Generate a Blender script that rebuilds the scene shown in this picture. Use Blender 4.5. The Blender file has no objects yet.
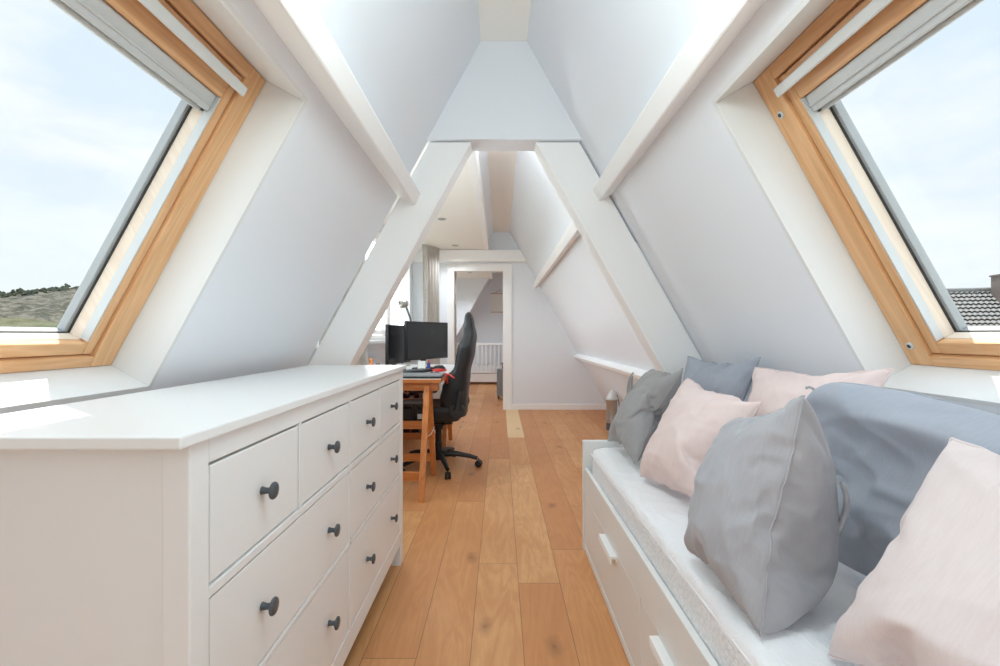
import bpy, bmesh, math, random
from mathutils import Vector, Matrix, noise
V = Vector
C = bpy.context.scene.collection
H = 1.14                      # eye height
random.seed(4)

# ------------------------------------------------------------------ helpers
def lin(r, g, b):
    f = lambda c: (c/255/12.92) if c/255 <= .04045 else ((c/255+.055)/1.055)**2.4
    return (f(r), f(g), f(b), 1)

class MB:
    def __init__(s): s.v = []; s.f = []; s.m = []; s.mi = 0
    def add(s, vs, fs):
        o = len(s.v); s.v += [V(p) for p in vs]
        for f in fs: s.f.append([i+o for i in f]); s.m.append(s.mi)
        return s
    def hexa(s, p): return s.add(p, [(0,1,2,3),(4,7,6,5),(0,4,5,1),(1,5,6,2),(2,6,7,3),(3,7,4,0)])
    def box(s, x0, x1, y0, y1, z0, z1, fn=None):
        p = [(x0,y0,z0),(x1,y0,z0),(x1,y1,z0),(x0,y1,z0),(x0,y0,z1),(x1,y0,z1),(x1,y1,z1),(x0,y1,z1)]
        if fn: p = [fn(*q) for q in p]
        return s.hexa(p)
    def prism(s, pts, a, b, fn):       # polygon pts (2d) extruded from a to b; fn(p,q,t) -> world
        n = len(pts)
        vs = [fn(p[0], p[1], a) for p in pts]+[fn(p[0], p[1], b) for p in pts]
        fs = [tuple(range(n)), tuple(range(2*n-1, n-1, -1))]+[(i, (i+1) % n, n+(i+1) % n, n+i) for i in range(n)]
        return s.add(vs, fs)
    def bar(s, p0, p1, w, h, up=(0,0,1)):  # rectangular bar between points
        p0, p1 = V(p0), V(p1); d = (p1-p0).normalized(); a = d.cross(V(up)).normalized(); b = a.cross(d)
        q = []
        for p in (p0, p1):
            for i, j in ((-1,-1),(1,-1),(1,1),(-1,1)): q.append(p+a*(w/2*i)+b*(h/2*j))
        return s.hexa(q)
    def tube(s, pts, r, seg=10, caps=True):
        pts = [V(p) for p in pts]; n = len(pts); R = r if isinstance(r, (list, tuple)) else [r]*n
        t = [(pts[min(i+1, n-1)]-pts[max(i-1, 0)]).normalized() for i in range(n)]
        a = t[0].orthogonal().normalized(); vs = []
        for i in range(n):
            a = (a-t[i]*a.dot(t[i])).normalized(); b = t[i].cross(a)
            for k in range(seg):
                q = 2*math.pi*k/seg; vs.append(pts[i]+(a*math.cos(q)+b*math.sin(q))*R[i])
        fs = [(i*seg+k, i*seg+(k+1) % seg, (i+1)*seg+(k+1) % seg, (i+1)*seg+k) for i in range(n-1) for k in range(seg)]
        if caps: fs += [tuple(range(seg)), tuple(range((n-1)*seg, n*seg))]
        return s.add(vs, fs)
    def lathe(s, prof, o=(0,0,0), ax=(0,0,1), seg=24):
        ax = V(ax).normalized(); a = ax.orthogonal().normalized(); b = ax.cross(a); o = V(o); vs = []
        for r, h in prof:
            for k in range(seg):
                q = 2*math.pi*k/seg; vs.append(o+ax*h+(a*math.cos(q)+b*math.sin(q))*max(r, 1e-5))
        n = len(prof)
        fs = [(i*seg+k, i*seg+(k+1) % seg, (i+1)*seg+(k+1) % seg, (i+1)*seg+k) for i in range(n-1) for k in range(seg)]
        fs += [tuple(range(seg)), tuple(range((n-1)*seg, n*seg))]
        return s.add(vs, fs)
    def grid(s, fn, nu, nv, wrapu=False):
        vs = [fn(i/nu, j/nv) for j in range(nv+1) for i in range(nu if wrapu else nu+1)]
        w = nu if wrapu else nu+1
        fs = [(j*w+i, j*w+(i+1) % w, (j+1)*w+(i+1) % w, (j+1)*w+i) for j in range(nv) for i in range(nu)]
        return s.add(vs, fs)
    def build(s, name, mat, parent=None, bevel=0, smooth=False, merge=0, sub=0, solid=0, off=None, seg=2, ang=40):
        me = bpy.data.meshes.new(name); bm = bmesh.new()
        o = V(off) if off is not None else V((0,0,0))
        vs = [bm.verts.new(p-o) for p in s.v]
        for f, m in zip(s.f, s.m):
            try: q = bm.faces.new([vs[i] for i in f]); q.material_index = m; q.smooth = smooth
            except ValueError: pass
        if merge: bmesh.ops.remove_doubles(bm, verts=bm.verts[:], dist=merge)
        bmesh.ops.recalc_face_normals(bm, faces=bm.faces[:])
        bm.to_mesh(me); bm.free()
        for m in (mat if isinstance(mat, (list, tuple)) else [mat]): me.materials.append(m)
        ob = bpy.data.objects.new(name, me); C.objects.link(ob)
        if parent: ob.parent = parent
        if solid: m = ob.modifiers.new('thick', 'SOLIDIFY'); m.thickness = solid; m.offset = 0
        if bevel:
            m = ob.modifiers.new('bev', 'BEVEL'); m.width = bevel; m.segments = seg; m.limit_method = 'ANGLE'
            m.harden_normals = False
        if sub: m = ob.modifiers.new('sub', 'SUBSURF'); m.levels = m.render_levels = sub
        if smooth and ang:
            try: me.set_sharp_from_angle(angle=math.radians(ang))
            except Exception: pass
        return ob

def tag(o, label, cat, group=None, kind=None):
    o['label'] = label; o['category'] = cat
    if group: o['group'] = group
    if kind: o['kind'] = kind
    return o
def thing(name, label, cat, loc=(0,0,0), rz=0, group=None):
    o = bpy.data.objects.new(name, None); C.objects.link(o); o.empty_display_size = .1
    o.location = loc; o.rotation_euler = (0,0,rz); tag(o, label, cat, group); return o
def struct(o): o['kind'] = 'structure'; return o
def copy_tree(o, parent=None):
    c = o.copy(); C.objects.link(c)
    if parent: c.parent = parent
    for ch in list(o.children): copy_tree(ch, c)
    return c

# ------------------------------------------------------------------ materials
def newmat(name):
    m = bpy.data.materials.new(name); m.use_nodes = True; nt = m.node_tree
    return m, nt, nt.nodes['Principled BSDF']
def N(nt, t, **k):
    n = nt.nodes.new(t)
    for a, b in k.items():
        if a.startswith('i_'):
            key = a[2:]; key = int(key) if key.isdigit() else key.replace('_', ' ')
            n.inputs[key].default_value = b
        else: setattr(n, a, b)
    return n
def L(nt, a, b): nt.links.new(a, b)
def math_(nt, op, a, b=None, c=None):
    n = N(nt, 'ShaderNodeMath', operation=op)
    for i, x in enumerate((a, b, c)):
        if x is None: continue
        if isinstance(x, (int, float)): n.inputs[i].default_value = x
        else: L(nt, x, n.inputs[i])
    return n.outputs[0]
def mixc(nt, fac, a, b, mode='MIX'):
    n = N(nt, 'ShaderNodeMix', data_type='RGBA', blend_type=mode)
    for sock, x in ((n.inputs[0], fac), (n.inputs[6], a), (n.inputs[7], b)):
        if isinstance(x, (int, float, tuple)): sock.default_value = x
        else: L(nt, x, sock)
    return n.outputs[2]
def ramp(nt, fac, stops):
    n = N(nt, 'ShaderNodeValToRGB'); e = n.color_ramp.elements
    while len(e) < len(stops): e.new(.5)
    for q, (p, c) in zip(e, stops): q.position = p; q.color = c
    L(nt, fac, n.inputs[0]); return n.outputs[0]
def bump(nt, h, b, strength=.2, dist=.01):
    n = N(nt, 'ShaderNodeBump', i_Strength=strength, i_Distance=dist); L(nt, h, n.inputs['Height']); L(nt, n.outputs[0], b.inputs['Normal'])
def coords(nt): return N(nt, 'ShaderNodeTexCoord').outputs['Object']

def plain(name, col, rough=.5, metal=0, nscale=0, nb=.1, var=0, spec=.5):
    m, nt, b = newmat(name); b.inputs['Roughness'].default_value = rough; b.inputs['Metallic'].default_value = metal
    b.inputs['Base Color'].default_value = col; b.inputs['Specular IOR Level'].default_value = spec
    if nscale:
        t = N(nt, 'ShaderNodeTexNoise', i_Scale=nscale, i_Detail=4.0); L(nt, coords(nt), t.inputs['Vector'])
        if nb: bump(nt, t.outputs[0], b, nb, .004)
        if var:
            c2 = tuple(x*(1-var) for x in col[:3])+(1,)
            L(nt, mixc(nt, t.outputs[0], col, c2), b.inputs['Base Color'])
    return m
def wood(name, c1, c2, axis, rough=.45, k=26., stretch=.07, nb=.08):
    m, nt, b = newmat(name); b.inputs['Roughness'].default_value = rough
    ax = V(axis).normalized(); P = coords(nt)
    d = N(nt, 'ShaderNodeVectorMath', operation='DOT_PRODUCT'); L(nt, P, d.inputs[0]); d.inputs[1].default_value = ax
    s = N(nt, 'ShaderNodeVectorMath', operation='SCALE'); s.inputs[0].default_value = ax*(1-stretch); L(nt, d.outputs['Value'], s.inputs['Scale'])
    q = N(nt, 'ShaderNodeVectorMath', operation='SUBTRACT'); L(nt, P, q.inputs[0]); L(nt, s.outputs[0], q.inputs[1])
    n1 = N(nt, 'ShaderNodeTexNoise', i_Scale=k*.55, i_Detail=2.0, i_Distortion=.6); L(nt, q.outputs[0], n1.inputs['Vector'])
    rings = math_(nt, 'FRACT', math_(nt, 'MULTIPLY', n1.outputs[0], 7.0))
    rings = math_(nt, 'ABSOLUTE', math_(nt, 'SUBTRACT', rings, .5))
    n2 = N(nt, 'ShaderNodeTexNoise', i_Scale=k*6, i_Detail=3.0); L(nt, q.outputs[0], n2.inputs['Vector'])
    f = math_(nt, 'ADD', math_(nt, 'MULTIPLY', rings, 1.1), math_(nt, 'MULTIPLY', n2.outputs[0], .45))
    col = ramp(nt, f, [(.15, c2), (.85, c1)]); L(nt, col, b.inputs['Base Color']); bump(nt, f, b, nb, .002)
    return m
def fabric(name, col, col2, scale=420, rough=.95, nb=.25, sheen=.15):
    m, nt, b = newmat(name); b.inputs['Roughness'].default_value = rough; b.inputs['Sheen Weight'].default_value = sheen
    b.inputs['Specular IOR Level'].default_value = .1
    P = coords(nt)
    t = N(nt, 'ShaderNodeTexNoise', i_Scale=scale, i_Detail=2.0); L(nt, P, t.inputs['Vector'])
    u = N(nt, 'ShaderNodeTexNoise', i_Scale=9.0, i_Detail=5.0); L(nt, P, u.inputs['Vector'])
    mp = N(nt, 'ShaderNodeMapping', i_Scale=(30, 260, 30)); L(nt, P, mp.inputs[0])
    w = N(nt, 'ShaderNodeTexNoise', i_Scale=1.0, i_Detail=2.0); L(nt, mp.outputs[0], w.inputs['Vector'])
    f = math_(nt, 'ADD', math_(nt, 'MULTIPLY', w.outputs[0], .5), math_(nt, 'MULTIPLY', u.outputs[0], .5))
    L(nt, ramp(nt, f, [(.3, col2), (.7, col)]), b.inputs['Base Color'])
    h = math_(nt, 'ADD', math_(nt, 'MULTIPLY', t.outputs[0], .35), u.outputs[0]); bump(nt, h, b, nb, .006)
    return m

M = {}
M['wall'] = plain('wall_paint', lin(233,237,242), .75, nscale=60, nb=.05, spec=.2)
M['white'] = plain('white_paint', lin(246,246,245), .45, nscale=35, nb=.06, spec=.3)
M['beam'] = plain('beam_paint', lin(246,246,245), .55, nscale=28, nb=.18, spec=.3)
M['reveal'] = plain('reveal_paint', lin(226,228,228), .5, nscale=35, nb=.06, spec=.25)
M['ceil'] = plain('ceiling_paint', lin(246,244,238), .8, nscale=60, nb=.03, spec=.2)
M['lacquer'] = plain('white_lacquer', lin(232,233,232), .35, nscale=80, nb=.02, spec=.4)
M['bedwhite'] = plain('bed_white_foil', lin(234,235,233), .4, spec=.4)
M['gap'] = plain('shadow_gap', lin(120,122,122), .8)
M['knob'] = plain('knob_dark_grey', lin(74,79,84), .35, spec=.5)
M['silver'] = plain('silver_grey_aluminium', lin(200,204,205), .45, .15)
M['lightmetal'] = plain('light_coated_metal', lin(216,220,220), .4, .1)
M['clad'] = plain('grey_cladding', lin(158,162,164), .5, .1)
M['rail'] = plain('blind_guide_rail', lin(196,200,201), .5, .1)
M['gasket'] = plain('dark_gasket', lin(60,63,64), .7)
M['black'] = plain('black_plastic', lin(26,27,29), .4)
M['blacksoft'] = plain('black_leatherette', lin(30,31,33), .5, nscale=300, nb=.12)
M['greyplastic'] = plain('dark_grey_plastic', lin(92,95,99), .4)
M['screen'] = plain('monitor_screen', lin(24,26,29), .22)
M['steel'] = plain('brushed_steel', lin(190,188,182), .3, .85)
M['laptop'] = plain('laptop_grey', lin(150,152,156), .35, .5)
M['red'] = plain('red_plastic', lin(205,62,58), .5)
M['blue'] = plain('blue_plastic', lin(62,72,140), .5)
M['paper'] = plain('paper_white', lin(236,235,230), .8)
M['gloss_white'] = plain('desk_white', lin(233,234,233), .35)
M['suit'] = plain('suitcase_grey', lin(146,150,154), .35, .3)
M['lens'] = plain('downlight_lens', lin(150,146,138), .3, .3)
M['chim'] = plain('chimney_render', lin(86,76,70), .9, nscale=12, nb=.3, var=.25)
M['extwall'] = plain('exterior_brick', lin(90,70,60), .9, nscale=9, nb=.3, var=.3)
M['orange'] = wood('orange_stained_pine', lin(214,140,78), lin(190,112,56), (0,0,1), .4)
M['orangeX'] = wood('orange_stained_pine_bar', lin(216,142,80), lin(192,114,58), (1,0,0), .4)
M['curtain'] = fabric('curtain_linen', lin(205,202,196), lin(190,187,181), 200, nb=.15)
M['greylinen'] = fabric('grey_linen', lin(174,174,178), lin(164,164,168))
M['darklinen'] = fabric('dark_grey_linen', lin(164,164,164), lin(153,153,154))
M['bluelinen'] = fabric('blue_grey_linen', lin(168,173,183), lin(156,162,173))
M['pink'] = fabric('pale_pink_cotton', lin(233,216,212), lin(226,207,203), nb=.15)
M['palepink'] = fabric('powder_pink_linen', lin(226,214,212), lin(217,204,202), nb=.2)

def glassmat():
    m = bpy.data.materials.new('window_glass'); m.use_nodes = True; nt = m.node_tree; nt.nodes.clear()
    o = N(nt, 'ShaderNodeOutputMaterial'); mx = N(nt, 'ShaderNodeMixShader')
    t = N(nt, 'ShaderNodeBsdfTransparent'); t.inputs[0].default_value = (.97,.985,.98,1)
    g = N(nt, 'ShaderNodeBsdfGlossy', i_Roughness=.02); f = N(nt, 'ShaderNodeLayerWeight'); f.inputs[0].default_value = .5
    fr = math_(nt, 'ADD', .02, math_(nt, 'MULTIPLY', .12, math_(nt, 'POWER', f.outputs['Facing'], 4.0)))
    L(nt, fr, mx.inputs[0]); L(nt, t.outputs[0], mx.inputs[1]); L(nt, g.outputs[0], mx.inputs[2]); L(nt, mx.outputs[0], o.inputs[0])
    return m
M['glass'] = glassmat()

def floormat():
    m, nt, b = newmat('oak_planks'); P = coords(nt)
    s = N(nt, 'ShaderNodeSeparateXYZ'); L(nt, P, s.inputs[0]); X, Y = s.outputs[0], s.outputs[1]
    W, LEN = .19, 1.9
    xr = math_(nt, 'DIVIDE', math_(nt, 'SUBTRACT', X, .085), W); row = math_(nt, 'FLOOR', xr); fx = math_(nt, 'FRACT', xr)
    wn = N(nt, 'ShaderNodeTexWhiteNoise', noise_dimensions='1D'); L(nt, row, wn.inputs['W'])
    yr = math_(nt, 'ADD', math_(nt, 'DIVIDE', Y, LEN), math_(nt, 'MULTIPLY', wn.outputs[0], 5.0)); col = math_(nt, 'FLOOR', yr); fy = math_(nt, 'FRACT', yr)
    idv = N(nt, 'ShaderNodeCombineXYZ'); L(nt, row, idv.inputs[0]); L(nt, col, idv.inputs[1])
    w2 = N(nt, 'ShaderNodeTexWhiteNoise', noise_dimensions='3D'); L(nt, idv.outputs[0], w2.inputs['Vector'])
    rnd = w2.outputs['Value']
    # grain coordinates, shifted per plank
    gx = math_(nt, 'ADD', math_(nt, 'MULTIPLY', X, 1.0), math_(nt, 'MULTIPLY', rnd, 37.0))
    gy = math_(nt, 'ADD', math_(nt, 'MULTIPLY', Y, .16), math_(nt, 'MULTIPLY', rnd, 11.0))
    gv = N(nt, 'ShaderNodeCombineXYZ'); L(nt, gx, gv.inputs[0]); L(nt, gy, gv.inputs[1])
    n1 = N(nt, 'ShaderNodeTexNoise', i_Scale=9.0, i_Detail=3.0, i_Distortion=.9); L(nt, gv.outputs[0], n1.inputs['Vector'])
    rg = math_(nt, 'ABSOLUTE', math_(nt, 'SUBTRACT', math_(nt, 'FRACT', math_(nt, 'MULTIPLY', n1.outputs[0], 6.0)), .5))
    n2 = N(nt, 'ShaderNodeTexNoise', i_Scale=110.0, i_Detail=4.0); L(nt, gv.outputs[0], n2.inputs['Vector'])
    n3 = N(nt, 'ShaderNodeTexNoise', i_Scale=2.2, i_Detail=3.0); L(nt, P, n3.inputs['Vector'])
    base = ramp(nt, rnd, [(0, lin(204,142,92)), (.35, lin(213,153,101)), (.7, lin(220,163,110)), (1, lin(228,180,128))])
    g = math_(nt, 'ADD', math_(nt, 'MULTIPLY', rg, .8), math_(nt, 'MULTIPLY', n2.outputs[0], .6))
    c = mixc(nt, ramp(nt, g, [(.2, (.5,.5,.5,1)), (.75, (0,0,0,1))]), base, lin(186,122,74))
    c = mixc(nt, ramp(nt, n3.outputs[0], [(.35, (.45,.45,.45,1)), (.65, (0,0,0,1))]), c, lin(196,134,84))
    # light replacement plank beside the doorway
    mk = math_(nt, 'MULTIPLY', math_(nt, 'COMPARE', X, .18, .095), math_(nt, 'COMPARE', Y, 5.93, .93))
    c = mixc(nt, math_(nt, 'MULTIPLY', mk, .75), c, lin(238,210,164))
    # knots
    vk = N(nt, 'ShaderNodeCombineXYZ'); L(nt, X, vk.inputs[0]); L(nt, math_(nt, 'MULTIPLY', Y, .55), vk.inputs[1])
    nd = N(nt, 'ShaderNodeTexNoise', i_Scale=14.0); L(nt, P, nd.inputs['Vector'])
    va = N(nt, 'ShaderNodeMix', data_type='VECTOR'); va.inputs[0].default_value = .035; L(nt, vk.outputs[0], va.inputs[4]); L(nt, nd.outputs['Color'], va.inputs[5])
    vo = N(nt, 'ShaderNodeTexVoronoi', i_Scale=2.6, i_Randomness=1.0, voronoi_dimensions='2D'); L(nt, va.outputs[1], vo.inputs['Vector'])
    kn = ramp(nt, vo.outputs['Distance'], [(.0, (1,1,1,1)), (.02, (.6,.6,.6,1)), (.10, (0,0,0,1))])
    sel = math_(nt, 'GREATER_THAN', N(nt, 'ShaderNodeSeparateColor').outputs[0], .5)
    sc = nt.nodes[-1]
    sep = N(nt, 'ShaderNodeSeparateColor'); L(nt, vo.outputs['Color'], sep.inputs[0])
    sel = math_(nt, 'GREATER_THAN', sep.outputs[0], .45)
    c = mixc(nt, math_(nt, 'MULTIPLY', math_(nt, 'MULTIPLY', kn, sel), .7), c, lin(96,62,40))
    ex = math_(nt, 'MINIMUM', fx, math_(nt, 'SUBTRACT', 1.0, fx)); ey = math_(nt, 'MINIMUM', fy, math_(nt, 'SUBTRACT', 1.0, fy))
    gp = math_(nt, 'MAXIMUM', math_(nt, 'LESS_THAN', ex, .0085), math_(nt, 'LESS_THAN', ey, .0009))
    c = mixc(nt, math_(nt, 'MULTIPLY', gp, .6), c, lin(104,72,48))
    L(nt, c, b.inputs['Base Color'])
    L(nt, math_(nt, 'ADD', .36, math_(nt, 'MULTIPLY', n2.outputs[0], .2)), b.inputs['Roughness'])
    bump(nt, math_(nt, 'SUBTRACT', math_(nt, 'MULTIPLY', g, .2), gp), b, .12, .003)
    b.inputs['Specular IOR Level'].default_value = .35
    return m
M['floor'] = floormat()

def mattressmat():
    m, nt, b = newmat('quilted_white_cotton'); P = coords(nt); b.inputs['Roughness'].default_value = .95
    b.inputs['Specular IOR Level'].default_value = .1; b.inputs['Sheen Weight'].default_value = .15
    mp = N(nt, 'ShaderNodeMapping', i_Scale=(34, 9, 14), i_Rotation=(0,0,.5)); L(nt, P, mp.inputs[0])
    a = N(nt, 'ShaderNodeTexNoise', i_Scale=1.0, i_Detail=6.0, i_Roughness=.65, i_Distortion=1.2); L(nt, mp.outputs[0], a.inputs['Vector'])
    r = math_(nt, 'ABSOLUTE', math_(nt, 'SUBTRACT', a.outputs[0], .5))
    s = N(nt, 'ShaderNodeSeparateXYZ'); L(nt, P, s.inputs[0])
    side = math_(nt, 'LESS_THAN', s.outputs[2], .180)
    wv = N(nt, 'ShaderNodeTexVoronoi', i_Scale=95.0); L(nt, P, wv.inputs['Vector'])
    h = math_(nt, 'ADD', math_(nt, 'MULTIPLY', math_(nt, 'MINIMUM', r, .18), 4.0), math_(nt, 'MULTIPLY', math_(nt, 'MULTIPLY', wv.outputs['Distance'], .9), side))
    L(nt, ramp(nt, math_(nt, 'MULTIPLY', wv.outputs['Distance'], side), [(0, lin(246,247,249)), (.7, lin(232,234,236))]), b.inputs['Base Color'])
    bump(nt, h, b, .45, .007); return m
M['mattress'] = mattressmat()

def patternmat():
    m, nt, b = newmat('dark_patterned_cloth'); P = coords(nt); b.inputs['Roughness'].default_value = .9
    vo = N(nt, 'ShaderNodeTexVoronoi', i_Scale=26.0); L(nt, P, vo.inputs['Vector'])
    sp = N(nt, 'ShaderNodeSeparateColor'); L(nt, vo.outputs['Color'], sp.inputs[0])
    L(nt, ramp(nt, sp.outputs[0], [(.0, lin(24,24,27)), (.62, lin(26,26,29)), (.68, lin(120,48,46)), (.85, lin(160,140,128))]), b.inputs['Base Color'])
    nt.nodes['Color Ramp'].color_ramp.interpolation = 'CONSTANT'; return m
M['pattern'] = patternmat()

def hillmat():
    m, nt, b = newmat('scrubby_hillside'); P = coords(nt); b.inputs['Roughness'].default_value = 1
    mp = N(nt, 'ShaderNodeMapping', i_Scale=(.5, .5, 1.2)); L(nt, P, mp.inputs[0])
    a = N(nt, 'ShaderNodeTexNoise', i_Scale=1.3, i_Detail=6.0, i_Roughness=.72, i_Distortion=.4); L(nt, mp.outputs[0], a.inputs['Vector'])
    c = ramp(nt, a.outputs[0], [(.36, lin(44,46,36)), (.48, lin(74,72,60)), (.56, lin(112,106,94)), (.66, lin(58,61,46))])
    s = N(nt, 'ShaderNodeSeparateXYZ'); L(nt, P, s.inputs[0])
    g = N(nt, 'ShaderNodeTexNoise', i_Scale=.12); L(nt, P, g.inputs['Vector'])
    lo = math_(nt, 'LESS_THAN', math_(nt, 'ADD', s.outputs[2], math_(nt, 'MULTIPLY', g.outputs[0], 2.5)), GZH)
    L(nt, mixc(nt, lo, c, lin(92,94,68)), b.inputs['Base Color'])
    bump(nt, a.outputs[0], b, .9, 1.2); return m
GZH = 3.9
M['hill'] = hillmat()
M['grass'] = plain('distant_ground', lin(150,150,140), 1, nscale=.8, nb=0, var=.3)
M['leaf'] = plain('shrub_leaves', lin(52,60,40), 1, nscale=5, nb=0, var=.35)
M['tile'] = plain('grey_roof_tiles', lin(116,115,113), .8, nscale=6, nb=.2, var=.35)

# ------------------------------------------------------------------ room geometry
XL, KL = .96, .545            # left slope: x = -(XL - KL*z)   (z measured from eye height)
XR, KR = 1.026, .56
ZR = 1.573                    # ridge strip, above eye height
YB, YE = -1.6, 11.0
def S(sg):
    x0, k = (XL, KL) if sg < 0 else (XR, KR); l = math.hypot(1, k)
    return lambda s, n, y: V((sg*(x0+(-k*s+n)/l), y, H+(s+k*n)/l))
def LEN(sg): return math.hypot(1, KL if sg < 0 else KR)
def sz(sg, z): return z*LEN(sg)     # slope coordinate of eye-relative height z on the inner face
def xl(z): return -(XL-KL*z)
def xr(z): return XR-KR*z

fl = MB().box(-1.75, 1.85, YB-.1, YE+.1, -.06, 0); struct(fl.build('floor', M['floor']))

HS0, HS1, HY0, HY1 = -.1725, .790, .42, 1.336     # skylight openings (slope, slope, y, y)
TH = .20
def roof(sg, name, spans):
    f = S(sg); m = MB(); lo = sz(sg, -H)-.03; hi = sz(sg, ZR)+.02; e = .014
    bx = lambda a, b, c, d: m.box(a, b, 0, TH, c, d, lambda s, n, y: f(s, n, y))
    for s0, s1, y0, y1 in spans(lo, hi, e): bx(s0, s1, y0, y1)
    return struct(m.build(name, M['wall']))
def spl(lo, hi, e):
    return [(lo, HS0-e, HY0-e, HY1+e), (HS1+e, hi, HY0-e, HY1+e), (lo, hi, YB, HY0-e), (lo, hi, HY1+e, 2.43),
            (sz(-1, 1.285), hi, 2.43, 10.245), (lo, hi, 10.245, YE)]
def spr(lo, hi, e):
    return [(lo, HS0-e, HY0-e, HY1+e), (HS1+e, hi, HY0-e, HY1+e), (lo, hi, YB, HY0-e), (lo, hi, HY1+e, YE)]
roof(-1, 'wall_left', spl); roof(1, 'wall_right', spr)
struct(MB().box(xl(ZR)-.12, xr(ZR)+.12, YB, YE, H+ZR, H+ZR+.06).build('ceiling', M['ceil']))

# end walls
def trap(m, z0, z1, y0, y1, xa=None, xb=None, e=.04):
    a0 = xl(z0)-e if xa is None else xa; a1 = xl(z1)-e if xa is None else xa
    b0 = xr(z0)+e if xb is None else xb; b1 = xr(z1)+e if xb is None else xb
    m.hexa([(a0,y0,H+z0),(b0,y0,H+z0),(b0,y1,H+z0),(a0,y1,H+z0),(a1,y0,H+z1),(b1,y0,H+z1),(b1,y1,H+z1),(a1,y1,H+z1)])
bz0, bz1 = .30-H, 2.15-H; BA = (xl(bz0)+.10, xr(bz0)-.10); BT = (xl(bz1)+.10, xr(bz1)-.10); fy = lambda x, z, y: V((x, y, H+z))
m = MB(); trap(m, -H, bz0, YB-.12, YB); trap(m, bz1, ZR, YB-.12, YB)
m.prism([(xl(bz0)-.04, bz0), (BA[0], bz0), (BT[0], bz1), (xl(bz1)-.04, bz1)], YB-.12, YB, fy)
m.prism([(BA[1], bz0), (xr(bz0)+.04, bz0), (xr(bz1)+.04, bz1), (BT[1], bz1)], YB-.12, YB, fy)
struct(m.build('wall_back', M['wall']))
m = MB(); trap(m, -H, ZR, YE-.02, YE+.08); struct(m.build('wall_end', M['wall']))

# partition with the doorway
PY0, PY1 = 6.87, 6.98; DX0, DX1, DZ = -.70, .045, .975
m = MB()
m.box(-1.40, DX0-.012, PY0, PY1, 0, H+1.27)
m.box(DX0-.012, DX1+.012, PY0, PY1, H+DZ+.012, H+1.27)
trap(m, -H, 1.27, PY0, PY1, xa=DX1+.012, e=.03)
trap(m, 1.27, ZR, PY0, PY1, e=.03)
struct(m.build('wall_far', M['wall']))
m = MB()   # casing + lining
for y0, y1 in ((PY0-.022, PY0), (PY1, PY1+.022)):
    m.box(DX0-.105, DX0, y0, y1, 0, H+DZ+.10); m.box(DX1, DX1+.135, y0, y1, 0, H+DZ+.10); m.box(DX0, DX1, y0, y1, H+DZ, H+DZ+.10)
m.box(DX0-.012, DX0, PY0, PY1, 0, H+DZ); m.box(DX1, DX1+.012, PY0, PY1, 0, H+DZ); m.box(DX0-.012, DX1+.012, PY0, PY1, H+DZ, H+DZ+.012)
struct(m.build('door_1', M['white'], bevel=.004))
m = MB(); m.box(DX1+.137, xr(-H)-.03, PY0-.014, PY0, 0, .085); struct(m.build('baseboard_far', M['white'], bevel=.003))
m = MB(); m.box(-1.32, DX0-.107, PY0-.014, PY0, 0, .085); struct(m.build('baseboard_far.001', M['white'], bevel=.003))

# long dormer on the left: flat ceiling, window wall, cheeks
DC = 1.267; DXW = -1.33
struct(MB().box(-1.42, -.20, 2.41, 10.2, H+DC+.015, H+DC+.06).build('ceiling.001', M['ceil']))
m = MB(); WZ0, WZ1 = 1.09, 2.285
wins = [(2.75, 6.78), (7.3, 9.9)]
m.box(DXW-.12, DXW, 2.41, 10.2, 0, WZ0); m.box(DXW-.12, DXW, 2.41, 10.2, WZ1, H+DC+.05)
for a, b in ((2.41, 2.75), (6.78, 7.3), (9.9, 10.2)): m.box(DXW-.12, DXW, a, b, WZ0, WZ1)
struct(m.build('wall_dormer', M['wall']))
def cheek(y0, y1):
    mm = MB(); mm.prism([(-1.46, .22), (xl(.22-H)-.01, .22), (xl(DC+.02)-.01, H+DC+.02), (-1.46, H+DC+.02)], y0, y1, lambda x, z, y: V((x, y, z))); return mm
struct(cheek(2.37, 2.409).build('wall_dormer_near', M['wall'])); struct(cheek(10.2, 10.24).build('wall_dormer_far', M['wall']))

def casement(idx, y0, y1, muls):
    r = bpy.data.objects.new('window_%d' % idx, None); C.objects.link(r); struct(r)
    m = MB(); x0, x1 = DXW-.09, DXW-.015
    m.box(x0, x1, y0, y0+.05, WZ0, WZ1); m.box(x0, x1, y1-.05, y1, WZ0, WZ1); m.box(x0, x1, y0, y1, WZ0, WZ0+.05); m.box(x0, x1, y0, y1, WZ1-.05, WZ1)
    for q in muls: m.box(x0, x1, q-.035, q+.035, WZ0, WZ1)
    m.build('window_frame', M['white'], r, bevel=.004)
    ed = [y0+.05]+[z for q in muls for z in (q-.035, q+.035)]+[y1-.05]
    for i in range(0, len(ed), 2):
        a, b = ed[i]+.004, ed[i+1]-.004; z0, z1 = WZ0+.054, WZ1-.054; w = .055; m = MB()
        for q in ((a, a+w, z0, z1), (b-w, b, z0, z1), (a+w, b-w, z0, z0+w), (a+w, b-w, z1-w, z1)): m.box(x0+.015, x1+.012, *q)
        sh = m.build('sash', M['white'], r, bevel=.005)
        MB().box(x0+.03, x0+.036, a+w-.005, b-w+.005, z0+w-.005, z1-w+.005).build('glass_pane', M['glass'], sh)
        MB().bar((x1+.03, a+w*.5, 1.62), (x1+.03, a+w*.5, 1.73), .018, .014, (1,0,0)).box(x1+.010, x1+.025, a+w*.5-.01, a+w*.5+.01, 1.66, 1.70).build('handle', M['lightmetal'], sh, bevel=.003)
    MB().box(DXW-.02, DXW+.15, y0-.04, y1+.02, WZ0-.035, WZ0).build('sill', M['white'], r, bevel=.006)
casement(3, *wins[0], (4.05, 5.42)); casement(4, *wins[1], (8.6,))

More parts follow.
